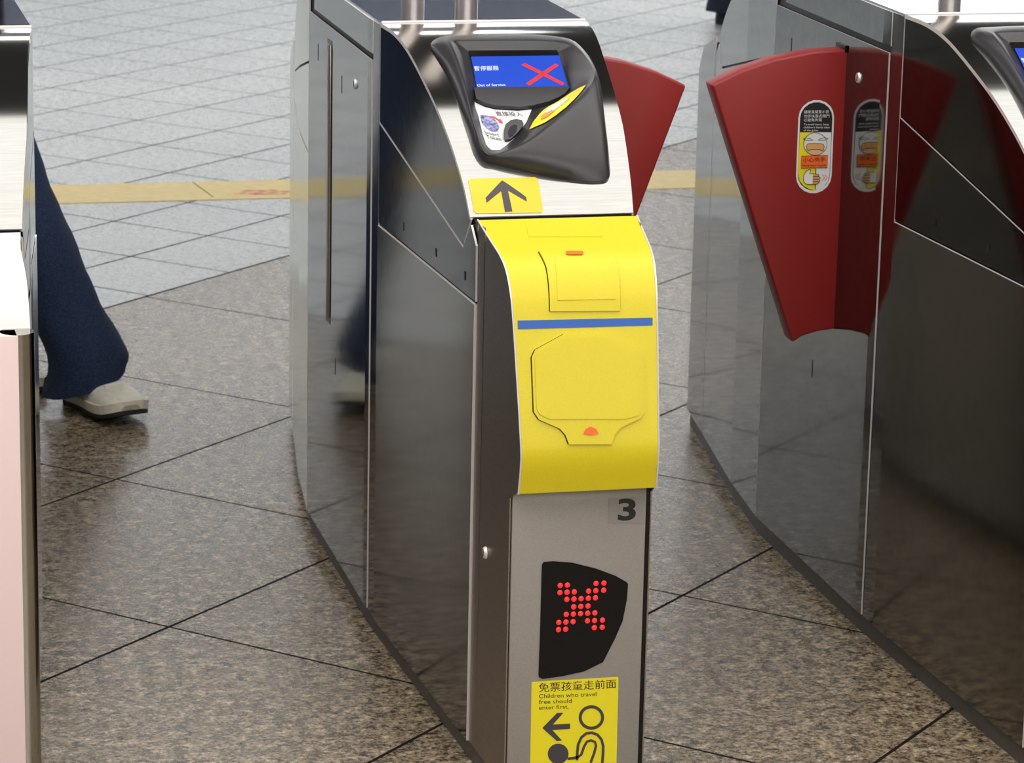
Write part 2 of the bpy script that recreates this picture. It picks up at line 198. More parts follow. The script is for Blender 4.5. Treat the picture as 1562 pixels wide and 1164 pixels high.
S_HAND = [[[1.6429, 0.2402], [1.643, 0.2318], [1.647, 0.2259], [1.6523, 0.223], [1.6537, 0.2244], [1.6516, 0.2299], [1.6622, 0.2307], [1.6682, 0.2324], [1.6677, 0.2348], [1.6705, 0.2371], [1.6687, 0.2393], [1.6701, 0.2424], [1.6677, 0.2445], [1.6665, 0.2467], [1.6493, 0.2467], [1.6454, 0.2447], [1.6429, 0.2402]], [[1.642, 0.2403], [1.6421, 0.2315], [1.6463, 0.2252], [1.6521, 0.2221], [1.6547, 0.2245], [1.6521, 0.2292], [1.6623, 0.2298], [1.6688, 0.2316], [1.6686, 0.2345], [1.6715, 0.237], [1.6696, 0.2394], [1.6711, 0.2426], [1.6685, 0.2451], [1.6667, 0.2476], [1.6492, 0.2477], [1.6448, 0.2454], [1.642, 0.2403]]]
S_FING = [[[[1.6579, 0.2348], [1.6681, 0.2352]], [[1.6578, 0.2339], [1.6681, 0.2343]]], [[[1.6581, 0.2391], [1.6683, 0.2395]], [[1.658, 0.2381], [1.6683, 0.2385]]], [[[1.6583, 0.2432], [1.6685, 0.2436]], [[1.6582, 0.2422], [1.6685, 0.2426]]]]
S_CHEV = [[[[1.6739, 0.2321], [1.6783, 0.2374], [1.6738, 0.2417]], [[1.6747, 0.2316], [1.6793, 0.2375], [1.6745, 0.2424]]], [[[1.6783, 0.2322], [1.6827, 0.2375], [1.6782, 0.2418]], [[1.6791, 0.2317], [1.6837, 0.2376], [1.6789, 0.2425]]]]
T_SCREEN = [["暫停服務", [1.0219, 0.2528], [1.0585, 0.2525], [1.0242, 0.2386], 0.0055], ["Out of Service", [1.0162, 0.3001], [1.0581, 0.2996], [1.0171, 0.2934], 0.0055]]
T_LABEL = [["直接投入", [1.0295, 0.3761], [1.0677, 0.3794], [1.0283, 0.3653], 0.0035], ["Insert", [1.0051, 0.4187], [1.0237, 0.4261], [1.0042, 0.4111], 0.0035], ["Token", [1.0047, 0.4288], [1.0246, 0.436], [1.0043, 0.4202], 0.0035]]
T_3 = [["3", [1.1203, 0.0634], [1.1455, 0.064], [1.12, 0.032], 0.001]]
T_STK = [["免票孩童走前面", [1.0158, 0.3025], [1.1251, 0.3033], [1.0152, 0.2891], 0.001], ["Children who travel", [1.0163, 0.3114], [1.0975, 0.3131], [1.0159, 0.3053], 0.001], ["free should", [1.0165, 0.3196], [1.0626, 0.3205], [1.0161, 0.3137], 0.001], ["enter first.", [1.0167, 0.3279], [1.0585, 0.3287], [1.0163, 0.322], 0.001]]
T_OV = [["請家長留意小孩", [1.6391, 0.132], [1.681, 0.1324], [1.6388, 0.1267], 0.0016], ["勿手扶靠近閘門", [1.639, 0.1388], [1.682, 0.1393], [1.6388, 0.1335], 0.0016], ["以避免夾傷", [1.6393, 0.145], [1.6697, 0.1453], [1.6391, 0.1397], 0.0016], ["To avoid injury, keep", [1.6396, 0.1509], [1.6816, 0.1517], [1.6395, 0.1478], 0.0016], ["children's hands clear", [1.6395, 0.1558], [1.6838, 0.1567], [1.6394, 0.1527], 0.0016], ["of the gates.", [1.6397, 0.1604], [1.6643, 0.1608], [1.6396, 0.1576], 0.0016]]
T_SIGN = [["小心夾手", [1.6401, 0.2109], [1.6782, 0.2105], [1.6395, 0.2034], 0.0033], ["Mind your hands", [1.6397, 0.2178], [1.6796, 0.2178], [1.6395, 0.2147], 0.0033]]
COWL_PROFILE = [[4.712, 0.983], [4.6913, 0.9828], [4.6706, 0.9827], [4.6498, 0.9823], [4.629, 0.981], [4.6084, 0.9788], [4.5881, 0.9759], [4.5671, 0.972], [4.545, 0.967], [4.5206, 0.9602], [4.4946, 0.952], [4.4688, 0.9433], [4.445, 0.935], [4.424, 0.9276], [4.4047, 0.9205], [4.3861, 0.9132], [4.367, 0.905], [4.3467, 0.8957], [4.3259, 0.8857], [4.3057, 0.8753], [4.287, 0.865], [4.2698, 0.8547], [4.2537, 0.8443], [4.239, 0.834], [4.226, 0.824], [4.2152, 0.8145], [4.2064, 0.8053], [4.1984, 0.7962], [4.19, 0.787]]
COVER_PROFILE = [[4.158, 0.789], [4.1422, 0.7852], [4.1263, 0.7813], [4.1107, 0.7775], [4.096, 0.774], [4.082, 0.7708], [4.0685, 0.7679], [4.056, 0.7651], [4.045, 0.762], [4.0358, 0.7589], [4.0282, 0.7559], [4.0214, 0.7524], [4.015, 0.748], [4.0087, 0.7424], [4.0029, 0.736], [3.9977, 0.7291], [3.993, 0.722], [3.9894, 0.7158], [3.9866, 0.7099], [3.9837, 0.7026], [3.98, 0.692], [3.9749, 0.6767], [3.969, 0.6581], [3.9628, 0.6381], [3.957, 0.619], [3.9513, 0.6003], [3.9455, 0.5813], [3.9402, 0.5634], [3.936, 0.548], [3.9329, 0.5364], [3.9306, 0.5276], [3.9293, 0.5194], [3.929, 0.51], [3.9301, 0.4987], [3.9325, 0.4866], [3.9354, 0.4742], [3.938, 0.462]]

# ------------------------------------------------------------------ the hall
structure(box('ceiling', -8, 10, -7, 17, 3.0, 3.1, mat('ceiling_dark', (.10, .10, .11), .8)))
wl = mat('wall_grey', (.30, .31, .33), .6)
structure(box('wall_left', -8.1, -8, -7, 17, 0, 3.0, wl))
structure(box('wall_right', 10, 10.1, -7, 17, 0, 3.0, wl))
structure(box('wall_front', -8, 10, -7.1, -7, 0, 3.0, mat('wall_dim', (.16, .15, .14), .7)))
structure(box('wall_back', -8, 10, 17, 17.1, 0, 3.0, mat('wall_pale', (.60, .62, .65), .6)))
structure(box('reflected_band', -8, 5.6, 16.9, 17, 2.42, 3.0, mat('navy_reflection_band', (.012, .016, .035), .6)))  # unseen dark band added for the navy reflection in the gate tops
sg = empty('added_light_panel', (7.8, 16.95, 2.6), 'added white glowing panel high on the far wall', 'light panel')  # unseen glow added for the white reflection on the right gate's top
box('light_panel_case', -2.1, 2.1, -.05, .05, -.30, .35, mat('light_panel_case', (.3, .3, .3), .5), sg)
box('lit_face', -2.05, 2.05, -.065, -.052, -.26, .31, mat('lit_face', (.8, .8, .8), .5, emit=(.95, .98, 1), es=2.6), sg)

def floor_material():
    m = mat('floor_tiles', (.3, .28, .24), .3); nt = m.node_tree; L = nt.links.new
    def mth(op, a, b=None, c=None):
        n = N(m, 'ShaderNodeMath', operation=op)
        for i, v in enumerate((a, b, c)):
            if v is None: continue
            if isinstance(v, (int, float)): n.inputs[i].default_value = v
            else: L(v, n.inputs[i])
        return n.outputs[0]
    tc = N(m, 'ShaderNodeTexCoord'); sx = N(m, 'ShaderNodeSeparateXYZ'); L(tc.outputs['Object'], sx.inputs[0])
    s = 2**-.5
    A = mth('MULTIPLY', mth('SUBTRACT', sx.outputs[1], sx.outputs[0]), s)
    B = mth('MULTIPLY', mth('ADD', sx.outputs[1], sx.outputs[0]), s)
    def line(v, off, per, w):
        f = mth('FRACT', mth('DIVIDE', mth('SUBTRACT', v, off-per*20-per/2), per))
        return mth('LESS_THAN', mth('ABSOLUTE', mth('SUBTRACT', f, .5)), w/per/2)
    far = mth('GREATER_THAN', A, 4.47)
    nearA = mth('MULTIPLY', line(A, 1.777, .5985, .0062), mth('LESS_THAN', A, 3.9))
    near = mth('MAXIMUM', nearA, line(B, 3.85, .6185, .0055))
    fr = mth('MAXIMUM', line(A, 4.47, .3025, .0075), line(B, 5.72, .3147, .006))
    edge = mth('LESS_THAN', mth('ABSOLUTE', mth('SUBTRACT', A, 4.47)), .0045)
    mx = N(m, 'ShaderNodeMix', data_type='FLOAT'); L(far, mx.inputs[0]); L(near, mx.inputs[2]); L(fr, mx.inputs[3])
    grout = mth('MAXIMUM', mx.outputs[0], edge)
    def noise(sc_, det, ro=.6):
        n = N(m, 'ShaderNodeTexNoise'); n.inputs['Scale'].default_value = sc_; n.inputs['Detail'].default_value = det
        n.inputs['Roughness'].default_value = ro; L(tc.outputs['Object'], n.inputs['Vector']); return n.outputs['Fac']
    def ramp(f, stops):
        r = N(m, 'ShaderNodeValToRGB'); e = r.color_ramp.elements
        e[0].position, e[0].color = stops[0][0], (*stops[0][1], 1); e[1].position, e[1].color = stops[-1][0], (*stops[-1][1], 1)
        for p, c in stops[1:-1]: x = e.new(p); x.color = (*c, 1)
        L(f, r.inputs['Fac']); return r.outputs['Color']
    g0 = noise(120, 5, .75); gm = noise(42, 3, .6); g1 = mth('ADD', mth('MULTIPLY', g0, .65), mth('MULTIPLY', gm, .35))
    cn = ramp(g1, [(.39, (.020, .014, .008)), (.47, (.15, .115, .075)), (.53, (.29, .225, .15)), (.62, (.72, .60, .42))])
    cf = ramp(noise(150, 3), [(.30, (.33, .335, .32)), (.70, (.56, .57, .55))])
    mc = N(m, 'ShaderNodeMix', data_type='RGBA'); L(far, mc.inputs[0]); L(cn, mc.inputs[6]); L(cf, mc.inputs[7])
    big = noise(1.3, 2)
    hb = N(m, 'ShaderNodeHueSaturation'); L(mth('ADD', mth('MULTIPLY', big, .5), .75), hb.inputs['Value']); L(mc.outputs[2], hb.inputs['Color'])
    mg = N(m, 'ShaderNodeMix', data_type='RGBA'); L(grout, mg.inputs[0]); L(hb.outputs[0], mg.inputs[6]); mg.inputs[7].default_value = (.02, .018, .016, 1)
    L(mg.outputs[2], bsdf(m).inputs['Base Color'])
    L(mth('ADD', mth('MULTIPLY', grout, .5), mth('ADD', mth('MULTIPLY', g1, .22), .17)), bsdf(m).inputs['Roughness'])
    L(mth('MULTIPLY', mth('SUBTRACT', 1, grout), mth('ADD', .32, mth('MULTIPLY', far, .18))), bsdf(m).inputs['Specular IOR Level'])
    bp = N(m, 'ShaderNodeBump'); bp.inputs['Strength'].default_value = .16; bp.inputs['Distance'].default_value = .002
    L(mth('SUBTRACT', g1, grout), bp.inputs['Height']); L(bp.outputs[0], bsdf(m).inputs['Normal'])
    return m
bm = bmesh.new(); box_bm(bm, -8, 10, -7, 17, -.1, 0)
structure(from_bm('floor', bm, floor_material()))

# yellow guide line on the floor, tape with worn red print
tp = mat('yellow_tape', (.80, .60, .14), .45); nt = tp.node_tree; L = nt.links.new
tc = N(tp, 'ShaderNodeTexCoord'); n = N(tp, 'ShaderNodeTexNoise'); n.inputs['Scale'].default_value = 60; n.inputs['Detail'].default_value = 4
mp = N(tp, 'ShaderNodeMapping'); mp.inputs['Scale'].default_value = (.5, 2, 1); L(tc.outputs['Object'], mp.inputs[0]); L(mp.outputs[0], n.inputs['Vector'])
r = N(tp, 'ShaderNodeValToRGB'); r.color_ramp.elements[0].position = .3; r.color_ramp.elements[1].position = .7
r.color_ramp.elements[0].color = (.62, .45, .13, 1); r.color_ramp.elements[1].color = (.86, .66, .20, 1)
L(n.outputs['Fac'], r.inputs['Fac']); L(r.outputs[0], bsdf(tp).inputs['Base Color'])
line = tag(box('floor_guide_line', -7.9, 9.9, 8.325, 8.585, .0, .0015, tp), 'wide yellow guide line taped straight across the far floor', 'floor marking')
worn = mat('worn_red', (.70, .25, .17), .6); wn = N(worn, 'ShaderNodeTexNoise'); wn.inputs['Scale'].default_value = 45
wr = N(worn, 'ShaderNodeValToRGB'); wr.color_ramp.elements[0].position = .42; wr.color_ramp.elements[1].position = .58
wr.color_ramp.elements[0].color = (.62, .16, .12, 1); wr.color_ramp.elements[1].color = (.80, .50, .18, 1)
wt = N(worn, 'ShaderNodeTexCoord'); worn.node_tree.links.new(wt.outputs['Object'], wn.inputs['Vector']); worn.node_tree.links.new(wn.outputs['Fac'], wr.inputs['Fac']); worn.node_tree.links.new(wr.outputs[0], bsdf(worn).inputs['Base Color'])
bm = bmesh.new(); rim_ = [(1.27+.075*(1+math.cos(a))+.012*math.sin(5*a), 8.408+.036*math.sin(a)+.006*math.sin(7*a)) for a in [2*math.pi*k/30 for k in range(30)]]
f = bm.faces.new([bm.verts.new((x, y, .0019)) for x, y in rim_])
o = from_bm('worn_print', bm, worn, line)
bm = bmesh.new(); tube_bm(bm, (1.20, 8.36, .0012), (1.175, 8.58, .0012), .0016, n=6); from_bm('tape_seam', bm, M['ink2'], line)

# ------------------------------------------------------------------ ceiling lamps (one over the gates; the rest added to brighten)
def ceiling_lamp(x0, x1, y0, y1, strength, label, col=(1, .98, .95)):
    t = empty('ceiling_light', ((x0+x1)/2, (y0+y1)/2, 3.0), label, 'ceiling light', 'ceiling lights')
    cx, cy = (x0+x1)/2, (y0+y1)/2; a, b = (x1-x0)/2, (y1-y0)/2
    bm = bmesh.new()
    for (p, q, r_, s) in ((-a, a, -b, -b+.03), (-a, a, b-.03, b), (-a, -a+.03, -b+.03, b-.03), (a-.03, a, -b+.03, b-.03)): box_bm(bm, p, q, r_, s, -.06, 0)
    from_bm('light_frame', bm, M['white'], t)
    bm = bmesh.new(); box_bm(bm, -a+.03, a-.03, -b+.03, b-.03, -.045, -.02)
    from_bm('diffuser', bm, mat('diffuser', (.8, .8, .8), .5, emit=col, es=strength), t)
ceiling_lamp(-3, 5, .8, 5.75, 1.9, 'wide soft ceiling light panel above the ticket gates')
ceiling_lamp(-3, 5, -5.8, -1, 4.6, 'added bright light panel over the hall before the gates')  # unseen, added to brighten the upright fronts of the gates
ceiling_lamp(-4, 2.6, 9.6, 10.6, 5.0, 'added light strip over the far left of the hall')  # out of view, added to lift the brightness of the far floor
ceiling_lamp(3.5, 8.5, 11.0, 13.0, 4.0, 'added light panel over the far right of the hall')  # unseen, added for far brightness and a white right gate top
ceiling_lamp(-7, 9.5, 15.4, 16.4, 9.0, 'long added light strip washing the back wall', (.93, .97, 1))  # added out of view so the back wall and its floor reflection brighten

# ------------------------------------------------------------------ front skin maths
class Skin:
    def __init__(s, pts):
        s.P = [Vector(p) for p in pts]; s.S = [0]
        for a, b in zip(s.P, s.P[1:]): s.S.append(s.S[-1]+(b-a).length)
        seg = []
        for a, b in zip(s.P, s.P[1:]):
            t = (b-a).normalized(); seg.append(Vector((t.y, -t.x)))
        if seg[len(seg)//2].x > 0: seg = [-v for v in seg]
        s.Nn = [seg[0]]+[(a+b).normalized() for a, b in zip(seg, seg[1:])]+[seg[-1]]
    def at(s, X, q, h=0):
        if q <= 0: p = s.P[0]+(s.P[0]-s.P[1])/s.S[1]*(-q); n = s.Nn[0]
        elif q >= s.S[-1]: p = s.P[-1]+(s.P[-1]-s.P[-2]).normalized()*(q-s.S[-1]); n = s.Nn[-1]
        else:
            i = 0
            while s.S[i+1] < q: i += 1
            t = (q-s.S[i])/(s.S[i+1]-s.S[i]); p = s.P[i].lerp(s.P[i+1], t); n = s.Nn[i].lerp(s.Nn[i+1], t).normalized()
        p = p+n*h; return Vector((X, p.x, p.y))
cowl, cover = Skin(COWL_PROFILE), Skin(COVER_PROFILE)
face = Skin([(3.975, .47), (3.975, .02)]); flapskin = Skin([(4.79, .95), (4.79, .40)])
BASE = Vector((1.09, 5.02, 0))          # foot of the middle gate; every gate mesh is stored relative to it
def decal(name, skin, pts, h, m, parent, depth=0, base=None, bev=0):
    """a printed or raised shape lying on the skin; several outlines may be given"""
    if not isinstance(pts[0][0], (list, tuple)): pts = [pts]
    bm = bmesh.new()
    for pl in pts:
        f = bm.faces.new([bm.verts.new((p[0], p[1], h)) for p in pl]); f.normal_update()
    bmesh.ops.triangulate(bm, faces=bm.faces[:])
    if depth:
        g = bmesh.ops.extrude_face_region(bm, geom=bm.faces[:])
        for v in [e for e in g['geom'] if isinstance(e, bmesh.types.BMVert)]: v.co.z = h-depth
    for q in skin.S:
        bmesh.ops.bisect_plane(bm, geom=bm.verts[:]+bm.edges[:]+bm.faces[:], plane_co=(0, q, 0), plane_no=(0, 1, 0))
    for v in bm.verts: v.co = skin.at(v.co.x, v.co.y, v.co.z)-BASE
    if depth: return from_bm(name, bm, m, parent)
    bmesh.ops.recalc_face_normals(bm, faces=bm.faces)
    for f in bm.faces:
        if f.normal.y > 0: f.normal_flip()
    me = bpy.data.meshes.new(name); bm.to_mesh(me); bm.free(); return link(name, me, m, parent, False)
def strokes(name, skin, pairs, h, m, parent):
    """open line drawings given as left and right rails"""
    if not isinstance(pairs[0][0][0], (list, tuple)): pairs = [pairs]
    bm = bmesh.new()
    for Lr, Rr in pairs:
        a = [bm.verts.new(skin.at(p[0], p[1], h)-BASE) for p in Lr]; b = [bm.verts.new(skin.at(p[0], p[1], h)-BASE) for p in Rr]
        for i in range(len(a)-1): bm.faces.new((a[i], a[i+1], b[i+1], b[i]))
    for f in bm.faces:
        f.normal_update()
        if f.normal.y > 0: f.normal_flip()
    me = bpy.data.meshes.new(name); bm.to_mesh(me); bm.free(); return link(name, me, m, parent, False)
def lettering(name, skin, rows, m, parent, bold=0):
    bm = bmesh.new()
    for s, a, b, c, h in rows:
        cu = bpy.data.curves.new('t', 'FONT'); cu.body = s; cu.size = 1; cu.offset = bold; cu.resolution_u = 5
        o = bpy.data.objects.new('t', cu); COL.objects.link(o)
        dg = bpy.context.evaluated_depsgraph_get(); me = bpy.data.meshes.new_from_object(o.evaluated_get(dg))
        bpy.data.objects.remove(o); bpy.data.curves.remove(cu)
        if not me.vertices: continue
        xs = [v.co.x for v in me.vertices]; ys = [v.co.y for v in me.vertices]
        x0, x1, y0, y1 = min(xs), max(xs), min(ys), max(ys)
        if any(ch in 'gjpqy,' for ch in s) : y0 = max(y0, -.2) if y0 < -.1 else y0; y0 = 0
        A, B, C = Vector(a), Vector(b), Vector(c)
        n0 = len(bm.verts)
        bm.from_mesh(me); bm.verts.ensure_lookup_table()
        for v in bm.verts[n0:]:
            p = A+(B-A)*((v.co.x-x0)/(x1-x0))+(C-A)*((v.co.y-y0)/(y1-y0))
            v.co = skin.at(p.x, p.y, h)-BASE
        bpy.data.meshes.remove(me)
    for f in bm.faces:
        f.normal_update()
        if f.normal.y > 0: f.normal_flip()
    me = bpy.data.meshes.new(name); bm.to_mesh(me); bm.free(); return link(name, me, m, parent, False)

# ------------------------------------------------------------------ gate cabinet
XLT = [(3.9, .976), (4.15, .963), (4.4, .951), (4.72, .935), (4.8, .933), (5.33, .933), (5.55, .955), (5.862, .998), (6.13, 1.033)]
XRT = [(3.9, 1.156), (4.05, 1.176), (4.19, 1.188), (4.33, 1.208), (4.51, 1.226), (4.71, 1.25), (5.33, 1.25), (5.7, 1.20), (6.13, 1.15)]
XL = lambda y: lerp_table(XLT, y)
XR = lambda y: lerp_table(XRT, y)
YC = 5.022
TOPT = [(3.977, .46), (4.0, .69), (4.03, .735), (4.096, .762), (4.158, .775)] + sorted([(p[0], p[1]-.004) for p in COWL_PROFILE])
TOPZ = lambda y: lerp_table(TOPT, y if y <= YC else 2*YC-y)

def slab(name, poly, m, parent, side=-1, t=.003, gap=.0, rim='edge'):
    """a sheet panel lying on the cabinet's flank; poly in (y, z)"""
    bm = bmesh.new(); f = bm.faces.new([bm.verts.new((0, y, z)) for y, z in poly]); f.normal_update()
    bmesh.ops.triangulate(bm, faces=[f])
    g = bmesh.ops.extrude_face_region(bm, geom=bm.faces[:])
    for v in [e for e in g['geom'] if isinstance(e, bmesh.types.BMVert)]: v.co.x = 1
    for yy in [a for a, b in (XLT if side < 0 else XRT)]:
        bmesh.ops.bisect_plane(bm, geom=bm.verts[:]+bm.edges[:]+bm.faces[:], plane_co=(0, yy, 0), plane_no=(0, 1, 0))
    bmesh.ops.recalc_face_normals(bm, faces=bm.faces)
    for fc in bm.faces: fc.material_index = 1 if abs(fc.normal.x) < .5 else 0
    fn = XL if side < 0 else XR
    for v in bm.verts:
        out = t*v.co.x; v.co.x = fn(v.co.y)+side*(out+gap)
        v.co -= BASE
    return from_bm(name, bm, m, parent, smooth=False, mats=[m, m if rim is None or side > 0 else M[rim]])
def mirror(poly): return [(2*YC-y, z) for y, z in poly][::-1]
def sheet(name, skin, q0, q1, m, parent, xl, xr, h, depth, cols=10, rnd=0):
    """a curved plate on the front skin between two edge functions"""
    bm = bmesh.new(); qs = [q0]+[q for q in skin.S if q0+.002 < q < q1-.002]+[q1]; G = []
    for q in qs:
        y = skin.at(0, q).y; row = []
        for i in range(cols+1):
            x = xl(y)+(xr(y)-xl(y))*i/cols; row.append(bm.verts.new(skin.at(x, q, h)))
        G.append(row)
    fs = [bm.faces.new((G[j][i], G[j][i+1], G[j+1][i+1], G[j+1][i])) for j in range(len(G)-1) for i in range(cols)]
    low = {}
    for j, q in enumerate(qs):
        y = skin.at(0, q).y
        for i in range(cols+1): low[G[j][i]] = bm.verts.new(skin.at(G[j][i].co.x, q, h-depth))
    rim = [G[0][i] for i in range(cols+1)]+[G[j][cols] for j in range(1, len(G))]+[G[-1][i] for i in range(cols-1, -1, -1)]+[G[j][0] for j in range(len(G)-2, 0, -1)]
    for a, b in zip(rim, rim[1:]+rim[:1]):
        f = bm.faces.new((a, b, low[b], low[a])); f.material_index = 1
    for v in [v for v in low.values() if not v.link_faces]: bm.verts.remove(v)
    for v in bm.verts: v.co -= BASE
    return from_bm(name, bm, m, parent, mats=[m, M['edge']])

def console(parent):
    n = len(CON); K = []
    def cr(a, b, c, d, t): return [.5*((2*q)+(-p+r_)*t+(2*p-5*q+4*r_-s)*t*t+(-p+3*q-3*r_+s)*t**3) for p, q, r_, s in zip(a, b, c, d)]
    for i in range(n):
        for k in range(3): K.append(cr(CON[i-1], CON[i], CON[(i+1) % n], CON[(i+2) % n], k/3))
    bm = bmesh.new(); loops = []
    def lo(fn): loops.append([bm.verts.new(cowl.at(*fn(k))-BASE) for k in K])
    mix = lambda k, f: (k[0]+(k[2]-k[0])*f, k[1]+(k[3]-k[1])*f)
    inn = lambda k, f: (k[2]+(k[5]-k[2])*f, k[3]+(k[6]-k[3])*f)
    lo(lambda k: (k[0], k[1], -.002)); lo(lambda k: (k[0], k[1], .004))
    lo(lambda k: (*mix(k, .18), .004+.34*(k[4]-.004))); lo(lambda k: (*mix(k, .5), .004+.72*(k[4]-.004)))
    lo(lambda k: (*mix(k, .82), .004+.94*(k[4]-.004))); lo(lambda k: (*mix(k, .96), k[4]*1.0))
    lo(lambda k: (*inn(k, .07), k[4]*.99)); lo(lambda k: (*inn(k, .18), k[4]*.90)); lo(lambda k: (*inn(k, .5), k[4]*.52+.001))
    lo(lambda k: (*inn(k, .85), k[4]*.14+.002)); lo(lambda k: (k[5], k[6], .002))
    for A, B in zip(loops, loops[1:]):
        for i in range(len(A)): bm.faces.new((A[i], A[(i+1) % len(A)], B[(i+1) % len(A)], B[i]))
    f = bm.faces.new(loops[-1]); bmesh.ops.triangulate(bm, faces=[f])
    bvh = None
    o = from_bm('display_console', bm, M['plastic'], parent)
    for p in o.data.polygons: p.use_smooth = True
    me = o.data
    bvh = BVHTree.FromPolygons([v.co for v in me.vertices], [p.vertices[:] for p in me.polygons])
    return o, bvh
def on_console(name, bvh, pts, lift, m, parent):
    """sticker wrapped on the console's inner slope"""
    bm = bmesh.new(); f = bm.faces.new([bm.verts.new((p[0], p[1], 0)) for p in pts]); f.normal_update(); bmesh.ops.triangulate(bm, faces=[f])
    lo = [min(p[i] for p in pts) for i in (0, 1)]; hi = [max(p[i] for p in pts) for i in (0, 1)]
    for ax in (0, 1):
        for k in range(1, 26):
            c = lo[ax]+(hi[ax]-lo[ax])*k/26
            bmesh.ops.bisect_plane(bm, geom=bm.verts[:]+bm.edges[:]+bm.faces[:], plane_co=(c, c, 0), plane_no=(1, 0, 0) if ax == 0 else (0, 1, 0))
    for v in bm.verts:
        a = cowl.at(v.co.x, v.co.y, 0)-BASE; d = (cowl.at(v.co.x, v.co.y, .1)-BASE-a).normalized()
        h = bvh.ray_cast(a+d*.2, -d)
        v.co = (h[0]+h[1]*(lift if h[1].dot(d) > 0 else -lift)+d*lift*.5) if h[0] else a
    return from_bm(name, bm, m, parent)

def lock(parent, y, z, r=.009, side=-1):
    x = XL(y)-.003 if side < 0 else XR(y)+.003
    bm = bmesh.new(); tube_bm(bm, Vector((x+.001, y, z))-BASE, Vector((x-.003, y, z))-BASE, r, r*.8, 24)
    o = from_bm('key_lock', bm, M['edge'], parent)
    bm = bmesh.new(); box_bm(bm, x-.0036-BASE.x, x-.0025-BASE.x, y-.0012-BASE.y, y+.0012-BASE.y, z-.005, z+.005); from_bm('keyhole', bm, M['black'], o)
def hole(parent, y, z, w_=.004, h_=.006, name='screw_hole'):
    bm = bmesh.new(); x = XL(y)-.0035; box_bm(bm, x-BASE.x, x+.002-BASE.x, y-w_-BASE.y, y+w_-BASE.y, z-h_, z+h_); return from_bm(name, bm, M['black'], parent)

